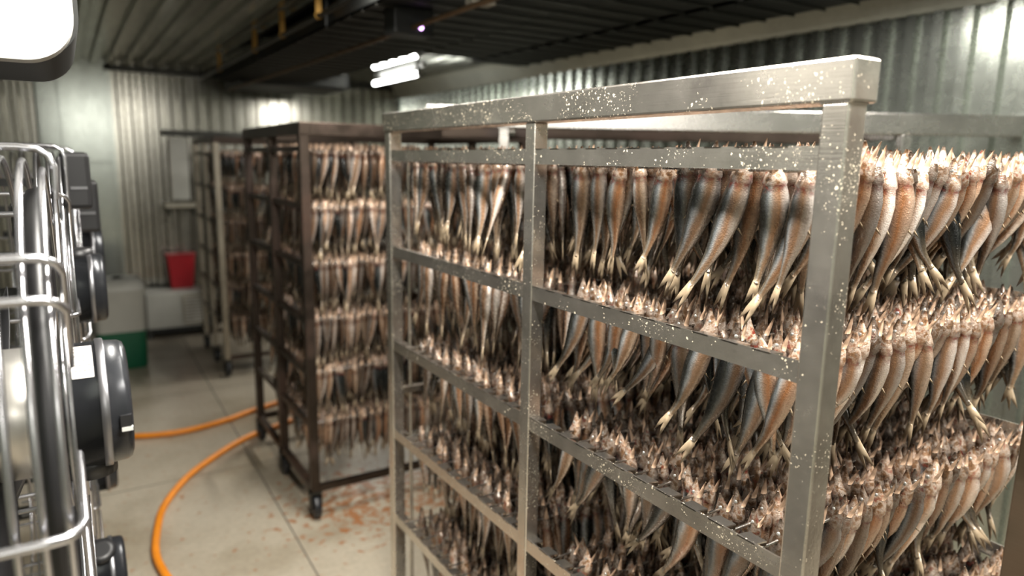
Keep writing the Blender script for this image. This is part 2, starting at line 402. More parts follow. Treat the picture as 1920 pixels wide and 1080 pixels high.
# ------------------------------------------------------------------ ceiling services
def cable_tray(x, w, y0, y1, z, label):
    t = empty('cable_tray', (x, y0, z), 0, label, 'cable tray', 'dark cable trays under the ceiling')
    Ln = y1 - y0
    MB().box(-w/2, w/2, 0, Ln, 0, .006).build('tray_floor', M_DARK, t)
    MB().box(-w/2, -w/2+.012, 0, Ln, 0, .09).build('side_flange', M_DARK, t)
    MB().box(w/2-.012, w/2, 0, Ln, 0, .09).build('side_flange', M_DARK, t)
    rungs = MB(); y = .1
    while y < Ln: rungs.tube([(-w/2, y, -.008), (w/2, y, -.008)], .006, 6); y += .16
    rungs.build('rung', M_DARK2, t, kind='stuff')
    y = .5
    while y < Ln:
        for sx in (-w/2, w/2): MB().box(sx-.008, sx+.008, y-.008, y+.008, .0, ZC-z).build('hanger', M_DARK, t)
        y += 1.4
    return t
cable_tray(1.49, .72, .2, 6.4, 2.28, 'black cable tray nearest the yellow straps on the ceiling')
cable_tray(2.14, .50, .2, 4.2, 2.32, 'black cable tray running beside the lit tube fixture')
cable_tray(2.74, .40, .2, 4.6, 2.35, 'black cable tray closest to the pale coved trim of the right wall')
# dark cooling unit above the far racks
cu = empty('ceiling_cooler', (1.88, 6.45, 2.235), 0, 'black ceiling unit above the farthest racks', 'cooler')
MB().box(-.62, .28, -.35, .35, 0, .20).build('casing', M_DARK, cu, bevel=.02)
lb = MB()
for k in range(4): MB().box(-.58, .24, -.365, -.35, .03+k*.04, .045+k*.04).build('louvre', M_DARK2, cu)
# long thin pipes under the ceiling
def pipe(x0, y0, x1, y1, z, r, mat, label):
    return tag(MB().tube([(x0, y0, z), ((x0+x1)/2, (y0+y1)/2, z-.012), (x1, y1, z)], r, 10).build('ceiling_pipe', mat), label, 'pipe', 'pipes under the ceiling')
pipe(1.075, .3, 1.085, 6.9, 2.325, .012, M_DARK2, 'thin grey pipe held by the yellow straps')
pipe(1.33, .3, 1.24, 6.5, 2.21, .010, M_YELLOW if False else simple('brown_pipe', (0.16, 0.10, 0.05), .5, .5), 'thin brown pipe sagging under the black ceiling trays')
for i, (x, y) in enumerate(((1.076, 3.45), (1.077, 4.11), (1.079, 4.78), (1.083, 6.0))):
    s_ = empty('strap', (x, y, 2.295), 0, ['short yellow strap on the ceiling pipe, closest to the top edge of the photo', 'yellow strap on the ceiling pipe, second from the top edge', 'yellow strap on the ceiling pipe, third from the top edge', 'yellow strap on the ceiling pipe, lowest and farthest one'][i], 'strap', 'yellow pipe straps')
    MB().box(-.014, .014, -.003, .003, .030, .145).build('band', M_YELLOW, s_)
    MB().ring((0, 0, .02), .016, .003, 'y', 16, 4).build('loop', M_YELLOW, s_)
# sensor with violet lamp, pale boxes
sb = empty('sensor_box', (1.297, 2.91, 2.17), 0, 'small black ceiling sensor with a glowing violet lamp', 'sensor')
MB().box(-.09, .09, -.06, .06, 0, .11).build('housing', M_DARK, sb, bevel=.006)
MB().lathe((0.03, -.066, .03), [(-.006, .006), (.006, .009)], 'y', 12).build('indicator_lamp', M_LED, sb)
bx = empty('junction_box', (1.36, 2.40, 2.22), 0, 'small pale junction box at the top edge of the photo', 'junction box')
MB().box(-.05, .05, -.03, .03, 0, .06).build('housing', M_CREAM, bx, bevel=.004)
MB().box(-.045, .045, -.033, -.03, .012, .018).build('lid_seam', M_DARK, bx)
# lit twin tube fixture
lf = empty('tube_fixture', (2.36, 5.5, 2.36), 0, 'lit twin fluorescent tube fixture under the ceiling by the right wall', 'lamp')
MB().box(-.012, .012, -.50, .50, -.015, .02).build('batten', M_WHITE, lf, bevel=.004)
for z in (-.066, .070):
    tb = MB().tube([(-.03, -.45, z), (-.03, .45, z)], .019, 14).build('tube', M_TUBE, lf)
    for y in (-.46, .46): MB().tube([(-.03, y-.012, z), (-.03, y+.012, z)], .021, 12).build('end_cap', M_WHITE, tb)
for y in (-.40, .40): MB().box(-.03, .0, y-.01, y+.01, -.08, .10).build('bracket', M_DARK2, lf)
# white rounded unit at the top left
wu = empty('air_unit', (-.5, 1.32, 1.79), 0, 'white round-cornered air unit hanging over the wire fans', 'air unit')
def rounded_slab(x0, x1, z0, z1, r, y0, y1, n=10):
    pts = []
    for (cx, cz, a0) in ((x1-r, z0+r, -PI/2), (x1-r, z1-r, 0), (x0+r, z1-r, PI/2), (x0+r, z0+r, PI)):
        for k in range(n+1): a = a0 + k*PI/2/n; pts.append((cx + r*math.cos(a), cz + r*math.sin(a)))
    m = len(pts); mb = MB(); mb.add([(p[0], y0, p[1]) for p in pts], [tuple(range(m))]); mb.add([(p[0], y1, p[1]) for p in pts], [tuple(reversed(range(m)))])
    mb.smooth = True
    mb.add([(p[0], y, p[1]) for y in (y0, y1) for p in pts], [(i, m+i, m+(i+1) % m, (i+1) % m) for i in range(m)])
    return mb
rounded_slab(-.5, .530, -.004, .52, .068, -.02, .03).build('front_cover', M_WHITE, wu)
rounded_slab(-.5, .538, .004, .50, .068, .03, .46).build('casing', M_DARK, wu)
for k in range(5): MB().box(-.42+k*.17, -.40+k*.17, .06, .38, -.006, .0).build('drain_rib', M_DARK2, wu)
for x in (-.35, .35): MB().box(x-.01, x+.01, .12, .14, .50, ZC-1.79).build('hanger', M_DARK2, wu)
# ------------------------------------------------------------------ far wall things
ac = empty('air_conditioner', (.52, 6.95, .09), 0, 'cream window air conditioner with a louvred grille on a low shelf', 'air conditioner')
MB().box(0, .50, 0, .36, 0, .33).build('casing', M_GREYP, ac, bevel=.012)
gf = MB().box(.30, .48, -.012, 0, .03, .30).build('grille_frame', M_CREAM, ac)
for k in range(8): MB().box(.315, .465, -.022, -.012, .05+k*.03, .062+k*.03).build('slat', M_WHITE, gf)
sh = empty('low_shelf', (.50, 6.93, 0), 0, 'dark low shelf carrying the cream air conditioner', 'shelf')
MB().box(0, .60, 0, .42, .055, .088).build('shelf_board', M_DARK, sh)
for x in (.02, .54):
    for y in (.02, .36): MB().box(x, x+.04, y, y+.04, 0, .055).build('leg', M_DARK2, sh)
rb = empty('bin', (.855, 7.20, .42), 0, 'red plastic bin standing on the air conditioner', 'bin')
rm = MB(); h = .31
for (a, b, w0, w1) in ((0, h, .095, .12),):
    rm.add([(-w0, -.06, a), (w0, -.06, a), (w0, .06, a), (-w0, .06, a), (-w1, -.075, b), (w1, -.075, b), (w1, .075, b), (-w1, .075, b)], [(0,3,2,1),(4,5,6,7),(0,1,5,4),(1,2,6,5),(2,3,7,6),(3,0,4,7)])
rm.build('bin_body', M_RED, rb, bevel=.008)
MB().box(-.13, .13, -.085, .085, h, h+.018).build('rim', M_RED, rb, bevel=.004)
wp = empty('wall_panel', (.92, 7.34, 1.24), 0, 'pale grey flat panel fixed to the far corrugated wall', 'panel')
MB().box(-.08, .075, -.02, .02, 0, .57).build('board', M_GREYP, wp, bevel=.004)
MB().box(-.085, -.078, -.022, .022, 0, .57).build('edge', M_CREAM, wp)
ws = empty('wall_shelf', (.89, 7.22, 1.18), 0, 'small pale shelf below the flat wall panel', 'shelf')
MB().box(-.14, .16, -.12, .13, 0, .03).build('shelf_board', M_CREAM, ws, bevel=.003)
for x in (-.10, .10): MB().box(x, x+.012, -.08, .13, -.07, 0).build('bracket', M_DARK2, ws)
# insulated jug
jg = empty('insulated_container', (.275, 6.2, 0), 0, 'tall pale insulated container with a green lower half', 'container')
def rrect(w, d, r, n=6):
    pts = []
    for (cx, cy, a0) in ((w-r, -d+r, -PI/2), (w-r, d-r, 0), (-w+r, d-r, PI/2), (-w+r, -d+r, PI)):
        for k in range(n+1): a = a0+k*PI/2/n; pts.append((cx+r*math.cos(a), cy+r*math.sin(a)))
    return pts
def rloft(levels):
    mb = MB(); mb.smooth = True; ringn = None; vs = []
    for (z, w, d, r) in levels:
        p = rrect(w, d, r); ringn = len(p); vs += [(x, y, z) for x, y in p]
    fs = [(i*ringn+k, i*ringn+(k+1) % ringn, (i+1)*ringn+(k+1) % ringn, (i+1)*ringn+k) for i in range(len(levels)-1) for k in range(ringn)]
    mb.add(vs, fs); mb.smooth = False; mb.add(vs[-ringn:], [tuple(range(ringn))]); mb.add(vs[:ringn], [tuple(reversed(range(ringn)))])
    return mb
rloft([(0, .16, .15, .05), (.02, .168, .158, .05), (.30, .172, .162, .05)]).build('lower_body', M_GREEN, jg)
rloft([(.30, .174, .164, .05), (.60, .178, .166, .05), (.615, .182, .17, .05)]).build('upper_body', M_GREYP, jg)
rloft([(.615, .186, .174, .05), (.66, .182, .17, .05), (.70, .14, .13, .05), (.705, .12, .11, .05)]).build('lid', M_GREYP, jg)
MB().lathe((0, -.03, .705), [(0, .035), (.012, .03), (.016, .018)], 'z', 20).build('lid_knob', M_DARK, jg)
# orange hose
def smooth_path(P, n=8):
    P = [Vector(p) for p in P]; out = []
    for i in range(len(P)-1):
        p0, p1, p2, p3 = P[max(i-1, 0)], P[i], P[i+1], P[min(i+2, len(P)-1)]
        for k in range(n):
            t = k/n
            out.append(.5*((2*p1)+(p2-p0)*t+(2*p0-5*p1+4*p2-p3)*t*t+(3*p1-p0-3*p2+p3)*t**3))
    out.append(P[-1]); return out
hz = .017
path = [(-.5, 4.9, hz), (-.1, 4.66, hz), (.217, 4.486, hz), (.40, 4.43, hz), (.559, 4.436, hz), (.75, 4.50, hz), (.938, 4.60, hz), (1.25, 4.70, hz), (1.42, 4.55, hz), (1.22, 4.36, hz),
        (.846, 4.175, hz), (.70, 4.07, hz), (.567, 3.937, hz), (.44, 3.79, hz), (.342, 3.627, hz), (.265, 3.45, hz), (.226, 3.28, hz), (.195, 3.05, hz), (.209, 2.858, hz), (.26, 2.55, hz), (.25, 2.1, hz), (.1, 1.6, hz)]
tag(MB().tube(smooth_path(path), .0165, 12).build('hose', M_HOSE), 'orange rubber hose curling across the beige floor under the dark rack', 'hose')

# ------------------------------------------------------------------ racks
def caster(root, x, y, r=.055):
    c = empty('caster', (x, y, 0)); c.parent = root
    MB().lathe((0, 0, r), [(-.017, r*.6), (-.017, r*.92), (-.008, r), (.008, r), (.017, r*.92), (.017, r*.6)], 'x', 22).build('wheel', M_RUBBER, c)
    f = MB(); f.box(-.026, -.021, -.02, .02, r*.7, r*2+.022); f.box(.021, .026, -.02, .02, r*.7, r*2+.022); f.box(-.026, .026, -.024, .024, r*2+.012, r*2+.022)
    f.build('fork', M_DARK2, c); return c
RTOP = 1.790
TIERS = [1.678, 1.379, 1.073, .770, .465]
def flip_rail(root, name, x, y0, y1, z, inward, pitch, phase, mat, h=.030, tabs=True):
    """notched angle rail along Y: upright web, thin lower lip and sheared tabs bent over the inside"""
    r_ = MB()
    r_.box(x, x+.0035*inward, y0, y1, z-h, z); r_.box(x, x+.012*inward, y0, y1, z-h-.003, z-h)
    ro = r_.build(name, mat, root, bevel=0)
    if tabs:
        n = 0; y = phase
        me = None
        while y < y1 - .012:
            if y > y0 + .004:
                if me is None:
                    t = MB(); w = pitch*.56; s = inward
                    t.add([(0, 0, 0), (0, w, 0), (.030*s, w, -.004), (.030*s, 0, -.004), (0, 0, -.0025), (0, w, -.0025), (.030*s, w, -.0065), (.030*s, 0, -.0065),
                           (.030*s, w, -.016), (.030*s, 0, -.016)],
                          [(0,3,2,1),(4,5,6,7),(0,1,5,4),(1,2,6,5),(2,3,9,8),(3,0,4,7)])
                    me = t.mesh('notch_tab', mat)
                o = link('notch_tab', me, ro, (x, y, z))
            y += pitch
    return ro
def post(root, x, y, s, z0, z1, mat, name='post'):
    return MB().box(x, x+s, y, y+s, z0, z1).build(name, mat, root, bevel=.003)

# rack 1, the large stainless one
r1 = empty('fish_rack', (0, 0, 0), 0, 'large stainless rack full of hanging fish, its thick spattered post up close', 'rack', 'fish drying racks')
XA, XB = .856, 1.80; YN, YF = .552, 2.112; PS = .040
ym = 1.272
near_post = post(r1, XA, YN, PS, .14, 1.733, M_STEEL)
post(r1, XA, ym, .036, .14, 1.733, M_STEEL); post(r1, XA, YF-PS, PS, .14, 1.733, M_STEEL)
MB().box(XA-.003, XA+.052, YN-.006, YF+.004, 1.733, RTOP).build('top_beam', M_STEEL, r1, bevel=.004)
wl = MB()
for k in range(10):
    wl.lathe((XA+.001, YN+.002+k*.0042, 1.7335), [(-.0035, .0012), (0, .0032), (.0035, .0012)], 'y', 7)
for k in range(9):
    wl.lathe((XA+.003+k*.0042, YN+.000, 1.7335), [(-.0035, .0012), (0, .0036), (.0035, .0012)], 'x', 7)
wl.build('weld_bead', M_STEEL2, r1)
post(r1, XB, YN-.01, PS, .14, 1.66, M_STEEL, 'rear_post'); post(r1, XB, ym, .036, .14, 1.66, M_STEEL, 'rear_post'); post(r1, XB, YF-.09, PS, .14, 1.66, M_STEEL, 'rear_post')
MB().box(XB, XB+.04, YN-.01, YF-.05, 1.66, 1.672).build('rear_cap_rail', M_STEEL, r1)
PITCH = .0606
Y_ROD = [.632 + i*PITCH for i in range(10)] + [1.342 + i*PITCH for i in range(12)]
for z in TIERS + [.165]:
    flip_rail(r1, 'side_rail', XA+.003, YN+PS, ym, z, 1, PITCH, .640, M_STEEL)
    flip_rail(r1, 'side_rail', XA+.003, ym+.036, YF-PS, z, 1, PITCH, 1.350, M_STEEL)
    flip_rail(r1, 'rear_rail', XB+.02, YN+PS, YF-.09, z, -1, PITCH, .640, M_STEEL, tabs=False)
for z in (.15, .9):
    MB().box(XA+.04, XB, YF-.025, YF-.005, z-.02, z).build('cross_bar', M_STEEL, r1)
MB().box(XA+.04, XB, YN+.01, YN+.03, .14, .165).build('cross_bar', M_STEEL, r1)
MB().tube([(XA+.075, YF-.012, .16), (XA+.075, YF-.012, 1.68)], .0065, 8).build('brace_rod', M_STEEL, r1)
for (x, y) in ((XA+.02, YN+.03), (XA+.02, ym+.02), (XA+.02, YF-.02), (XB+.02, YN+.03), (XB+.02, YF-.07)): caster(r1, x, y)

# rack 2, browned steel
r2 = empty('fish_rack', (0, 0, 0), 0, 'brown smoke-stained rack of fish standing behind the stainless rack', 'rack', 'fish drying racks')
BX0, BX1, BY0, BY1 = .845, 2.0, 3.02, 4.13
T2 = [1.70, 1.455, 1.20, .945, .70, .455]
for x in (BX0, BX1-.04):
    for y in (BY0, 3.555, BY1-.04): post(r2, x, y, .04, .13, 1.745, M_BROWN)
for x in (BX0-.002, BX1-.042): MB().box(x, x+.046, BY0-.004, BY1+.004, 1.745, 1.80).build('top_beam', M_BROWN, r2, bevel=.003)
for y in (BY0-.002, BY1-.042): MB().box(BX0+.044, BX1-.042, y, y+.046, 1.745, 1.80).build('top_beam', M_BROWN, r2, bevel=.003)
for y in (BY0+.0, BY1-.03):
    MB().box(BX0+.04, BX1-.04, y, y+.03, .13, .16).build('cross_bar', M_BROWN, r2)
for x in (BX0, BX1-.04): MB().box(x, x+.03, BY0+.04, BY1-.04, .13, .16).build('cross_bar', M_BROWN, r2)
for x in (1.44, 1.70): post(r2, x, BY1-.03, .03, .16, 1.745, M_BROWN)
for z in T2:
    for (a, b) in ((BY0+.04, 3.555), (3.595, BY1-.04)):
        flip_rail(r2, 'side_rail', BX0+.006, a, b, z, 1, .06, a+.02, M_BROWN, h=.022, tabs=(z > .4))
    flip_rail(r2, 'side_rail', BX1-.006, BY0+.04, BY1-.04, z, -1, .06, 0, M_BROWN, h=.022, tabs=False)
for x in (BX0+.02, BX1-.02):
    for y in (BY0+.02, 3.575, BY1-.02): caster(r2, x, y, .055)

# rack 3, crusted posts, farther
r3 = empty('fish_rack', (0, 0, 0), 0, 'far rack with pale crusted posts left of the brown rack', 'rack', 'fish drying racks')
CX0, CX1, CY0, CY1 = .915, 2.0, 5.48, 6.45
for (x, m) in ((CX0, M_CRUST), (CX1-.04, M_BROWN)):
    for y in (CY0, CY1-.04): post(r3, x, y, .04, .13, 1.75, m)
    MB().box(x, x+.04, CY0, CY1, 1.75, 1.79).build('top_beam', M_BROWN, r3, bevel=.003)
post(r3, CX0, 5.94, .03, .13, 1.75, M_CRUST)
for y in (CY0, CY1-.04): MB().box(CX0+.04, CX1-.04, y, y+.04, 1.75, 1.79).build('top_beam', M_BROWN, r3, bevel=.003)
for z in T2:
    flip_rail(r3, 'side_rail', CX0+.006, CY0+.04, CY1-.04, z-.02, 1, .06, CY0+.06, M_BROWN, h=.02, tabs=False)
    flip_rail(r3, 'side_rail', CX1-.006, CY0+.04, CY1-.04, z-.02, -1, .06, 0, M_BROWN, h=.02, tabs=False)
for x in (CX0+.02, CX1-.02):
    for y in (CY0+.02, 5.955, CY1-.02): caster(r3, x, y, .055)
for y in (CY0, CY1-.03): MB().box(CX0+.04, CX1-.04, y, y+.03, .13, .155).build('cross_bar', M_BROWN, r3)

# rack 4, behind rack 1 next to the right wall, stands turned
ang = math.atan2(-.53263, .84617)
R4X, R4Y = 1.19, 2.516
r4 = empty('fish_rack', (R4X, R4Y, 0), ang, 'rack with a broad pale top beam standing turned between the stainless rack and the wall', 'rack', 'fish drying racks')
LW = 2.30; LR = 1.88; RD = .42
MB().box(0, LW, 0, .05, 1.777, 1.859).build('top_beam', M_STEEL2, r4, bevel=.004)
MB().box(.02, LR, RD, RD+.04, 1.75, 1.80).build('top_beam', M_BROWN, r4, bevel=.003)
for x in (.30, LR-.05): MB().box(x, x+.045, .05, RD, 1.76, 1.80).build('side_beam', M_STEEL2, r4, bevel=.003)
for (x, y) in ((.28, 0), (LR-.045, 0), (.28, RD), (LR-.06, RD)): post(r4, x, y, .04, .13, 1.777 if y == 0 else 1.75, M_STEEL2)
for z in TIERS:
    MB().box(.30, LR-.045, .01, .014, z-.03, z-.0).build('side_rail', M_STEEL2, r4)
    MB().box(.30, LR-.06, RD+.01, RD+.014, z-.03, z).build('side_rail', M_STEEL2, r4)
for (x, y) in ((.30, .02), (LR-.02, .02), (.30, RD+.02), (LR-.04, RD+.02)): caster(r4, x, y)

# rack 5, empty, its brown post reaches into the lower right of the picture
r5 = empty('empty_rack', (0, 0, 0), 0, 'brown worn post of an empty rack at the lower right edge', 'rack')
for (x, y) in ((1.093, .35), (1.093, -.75), (1.80, .35), (1.80, -.75)): post(r5, x, y, .05, .13, 1.74, M_BROWN2)
for x in (1.093, 1.80): MB().box(x, x+.05, -.75, .40, 1.74, 1.79).build('top_beam', M_BROWN2, r5, bevel=.003)
for y in (.35, -.75): MB().box(1.143, 1.80, y, y+.05, .15, .19).build('cross_bar', M_BROWN2, r5)
for (x, y) in ((1.118, .375), (1.118, -.725), (1.825, .375), (1.825, -.725)): caster(r5, x, y)

# ------------------------------------------------------------------ fish
ORD = ['first', 'second', 'third', 'fourth', 'fifth', 'sixth', 'seventh', 'eighth', 'ninth', 'tenth', 'eleventh', 'twelfth', 'thirteenth',
       'fourteenth', 'fifteenth', 'sixteenth', 'seventeenth', 'eighteenth', 'nineteenth', 'twentieth', 'twenty-first', 'twenty-second', 'twenty-third', 'twenty-fourth', 'twenty-fifth', 'twenty-sixth', 'twenty-seventh', 'twenty-eighth']
def interp(t, xs, ys): return float(np.interp(t, xs, ys))
TT = [0, .05, .11, .17, .225, .24, .34, .5, .64, .78, .9, 1.0]
BB = [.0018, .0055, .0110, .0165, .0195, .0180, .0232, .0228, .0180, .0112, .0070, .0055]
AA = [.0014, .0038, .0076, .0112, .0135, .0112, .0146, .0140, .0105, .0060, .0036, .0026]
HEAD_UP, BODY = .036, .228
def fish_spine(t, bend, sway, kink):
    s = max(0, t - .16) / .84
    y = bend * (.45*s + .55*s**2.2) + kink * math.sin(PI*min(1, s*1.2)) * .012
    x = sway * s**1.5
    head = max(0, .16 - t) / .16
    return Vector((x, y + head*.006*kink, HEAD_UP - t*BODY + .5*abs(bend)*s**2*.35))
def fish_parts(bend, sway, kink, gape, n, m, rnd, fat=1.0):
    """returns dict part -> (verts, faces, colours)"""
    ts = np.concatenate([np.linspace(0, .225, max(4, m//3)), np.linspace(.24, 1.0, m - m//3)])
    V = []; Cc = []; F = []
    for t in ts:
        c = fish_spine(t, bend, sway, kink); c2 = fish_spine(min(1, t+.02), bend, sway, kink); c1 = fish_spine(max(0, t-.02), bend, sway, kink)
        tang = (c2 - c1).normalized(); lat = Vector((1, 0, 0)); lat = (lat - tang*lat.dot(tang)).normalized(); dv = tang.cross(lat)   # dv: dorsal +/-?
        if dv.y < 0: dv = -dv
        tw = kink*.35*t
        a = interp(t, TT, AA)*fat; b = interp(t, TT, BB)*(1 + .15*(fat-1))
        for k in range(n):
            th = 2*PI*k/n + tw*.3
            sh = math.sin(th)
            wv = .12*math.sin(9*t + 3*kink) * (1 if sh < 0 else 0)
            p = c + lat*(math.cos(th)*a*(1 - .25*max(0, -sh)*(1 if t > .25 else 0))) + dv*(sh*b*(1+wv*.5))
            V.append(p); Cc.append(((1 - sh)/2, float(t), rnd))
    mm = len(ts)
    for i in range(mm-1):
        for k in range(n): F.append((i*n+k, i*n+(k+1) % n, (i+1)*n+(k+1) % n, (i+1)*n+k))
    F.append(tuple(range(n))); F.append(tuple(reversed([(mm-1)*n+k for k in range(n)])))
    out = {'body': (V, F, Cc)}
    # tail fin, two pointed lobes
    e = fish_spine(1, bend, sway, kink); d = (e - fish_spine(.92, bend, sway, kink)).normalized()
    lat = Vector((1, 0, 0)); lat = (lat - d*lat.dot(d)).normalized(); dv = d.cross(lat)
    vs = []
    for sx in (-.0011, .0011):
        L_ = lat*sx
        vs += [e - d*.006 - dv*.0055 + L_, e - d*.006 + dv*.0055 + L_, e + d*.022 + dv*.0085 + L_*.5, e + d*.052 + dv*(.0085+.004*kink) + L_*.1, e + d*.033 + dv*.0025 + L_*.4, e + d*.020 + L_*.6,
               e + d*.032 - dv*.0025 + L_*.4, e + d*.047 - dv*(.0085-.004*kink) + L_*.1, e + d*.022 - dv*.0085 + L_*.5]
    fs = [(0, 1, 2, 5), (0, 5, 8), (2, 3, 4, 5), (5, 6, 7, 8)]
    fs = fs + [tuple(reversed([9+i for i in f])) for f in fs] + [(i, i+9, (i+1) % 9+9, (i+1) % 9) for i in range(9)]
    out['tail_fin'] = (vs, fs, None)
    # lower jaw
    b0 = fish_spine(.13, bend, sway, kink) + Vector((0, -.010, 0)); tip = Vector((sway*.05, -.010 - gape, HEAD_UP + .001))
    vs = []; r = [.0056, .0048, .0030, .0010]; q = 6
    for i, rr in enumerate(r):
        c = b0.lerp(tip, i/3)
        for k in range(q): vs.append(c + Vector((math.cos(2*PI*k/q)*rr, math.sin(2*PI*k/q)*rr*.7, 0)))
    fs = [(i*q+k, i*q+(k+1) % q, (i+1)*q+(k+1) % q, (i+1)*q+k) for i in range(3) for k in range(q)] + [tuple(range(q)), tuple(reversed([3*q+k for k in range(q)]))]
    out['lower_jaw'] = (vs, fs, None)
    # pelvic and dorsal fins, thin blades
    def blade(t, side, L1, W1, lat_off):
        c = fish_spine(t, bend, sway, kink); b = interp(t, TT, BB)
        base = c + Vector((lat_off, side*b*.85, 0)); base2 = base + Vector((0, 0, -W1))
        tipp = base + Vector((lat_off*.8, side*L1, -L1*1.7)); k2 = Vector((.0009, 0, 0))
        vs = [base+k2, base2+k2, tipp, base-k2, base2-k2]
        return vs, [(0, 1, 2), (3, 2, 4), (0, 2, 3), (1, 4, 2), (0, 3, 4, 1)]
    out['pelvic_fin'] = (*blade(.52, -1, .009, .006, .004), None)
    out['dorsal_fin'] = (*blade(.50, 1, .010, .012, 0), None)
    # eyes
    for side, nm in ((-1, 'eye'), (1, 'eye.b')):
        c = fish_spine(.10, bend, sway, kink) + Vector((side*interp(.10, TT, AA)*.86*fat, -.001, 0)); vs = []; fs = []
        R_ = .0036; nn = 8
        for i in range(4):
            ph = i*PI/2/3.3
            for k in range(nn): vs.append(c + Vector((side*math.sin(ph)*.0018, math.cos(ph)*R_*math.cos(2*PI*k/nn), math.cos(ph)*R_*math.sin(2*PI*k/nn))))
        fs = [(i*nn+k, i*nn+(k+1) % nn, (i+1)*nn+(k+1) % nn, (i+1)*nn+k) for i in range(3) for k in range(nn)] + [tuple(3*nn+k for k in range(nn))]
        out[nm] = (vs, fs, None)
    return out
def fish_mesh(name, vfc, mat):
    V, F, Cc = vfc
    me = bpy.data.meshes.new(name); me.from_pydata([tuple(v) for v in V], [], F); me.materials.append(mat)
    if Cc:
        at = me.attributes.new('fish', 'FLOAT_COLOR', 'POINT'); at.data.foreach_set('color', [x for c in Cc for x in (*c, 1.0)])
    me.polygons.foreach_set('use_smooth', [True]*len(me.polygons)); me.update(); return me
VARS = []; LOWS = []
for i in range(12):
    rb_ = random.Random(100+i)
    bend = (.012 + .075*(i/11.0)) ; sway = rb_.uniform(-.018, .018); kink = rb_.uniform(-1, 1); gape = rb_.uniform(.001, .014); fat = rb_.uniform(.85, 1.2)
    P = fish_parts(bend, sway, kink, gape, 14, 22, rb_.random(), fat)
    skin = M_FISH[[0, 1, 0, 2, 1, 0, 0, 1, 2, 0, 1, 0][i]]
    d = {'body': fish_mesh('fish', P['body'], skin)}
    for k, mt in (('tail_fin', M_FIN), ('lower_jaw', M_JAW), ('pelvic_fin', M_FIN), ('dorsal_fin', M_FIN), ('eye', M_EYE), ('eye.b', M_EYE)):
        d[k] = fish_mesh(k.split('.')[0], P[k], mt)
    VARS.append(d)
    LOWS.append((fish_parts(bend, sway, kink, gape, 8, 11, rb_.random(), fat), [0, 1, 0, 2, 1, 0, 0, 1, 2, 0, 1, 0][i]))
PARTN = ['tail_fin', 'lower_jaw', 'pelvic_fin', 'dorsal_fin', 'eye', 'eye.b']
def place_fish(v, loc, rot, scale, label, group):
    o = link('fish', VARS[v]['body'], None, loc, rot, label=label, cat='fish', group=group); o.scale = (scale,)*3
    for k in PARTN:
        if k == 'eye.b': c = link('eye', VARS[v][k], o)
        else: c = link(k, VARS[v][k], o)
    return o
# merged rows for what cannot be told apart
def low_arrays(i):
    P, mi = LOWS[i]; V = []; F = []; C_ = []; MI = []
    for k in ('body', 'tail_fin', 'lower_jaw'):
        vs, fs, cc = P[k]; n0 = len(V); V += [tuple(v) for v in vs]
        F += [tuple(n0+a for a in f) for f in fs]; C_ += [(*c, 1.0) for c in cc] if cc else [(.5, .9, .5, 1.0)]*len(vs)
        MI += [mi if k == 'body' else (3 if k == 'tail_fin' else 4)]*len(fs)
    return np.array(V), F, np.array(C_), MI
LOWA = [low_arrays(i) for i in range(12)]
def merged_fish(name, items, label, cat='fish', parent=None):
    Vs = []; Cs = []; loops = []; sizes = []; MI = []; n0 = 0
    for (v, loc, rot, sc) in items:
        V, F, C_, mi = LOWA[v]; Rt = np.array(Euler(rot).to_matrix())
        Vs.append((V*sc) @ Rt.T + np.array(loc)); c = C_.copy(); c[:, 2] = rng.rand(); Cs.append(c)
        for f in F: loops.extend([a+n0 for a in f]); sizes.append(len(f))
        MI += mi; n0 += len(V)
    V = np.concatenate(Vs); C_ = np.concatenate(Cs)
    me = bpy.data.meshes.new(name); me.vertices.add(len(V)); me.vertices.foreach_set('co', V.ravel())
    me.loops.add(len(loops)); me.loops.foreach_set('vertex_index', np.array(loops, dtype=np.int32))
    me.polygons.add(len(sizes)); st = np.concatenate([[0], np.cumsum(sizes)[:-1]]).astype(np.int32)
    me.polygons.foreach_set('loop_start', st)
    me.polygons.foreach_set('material_index', np.array(MI, dtype=np.int32)); me.polygons.foreach_set('use_smooth', [True]*len(sizes))
    for m in M_FISH + [M_FIN, M_JAW]: me.materials.append(m)
    at = me.attributes.new('fish', 'FLOAT_COLOR', 'POINT'); at.data.foreach_set('color', C_.ravel().astype(np.float32))
    me.update(calc_edges=True); me.validate()
    return link(name, me, parent, label=label, cat=cat, kind='stuff')

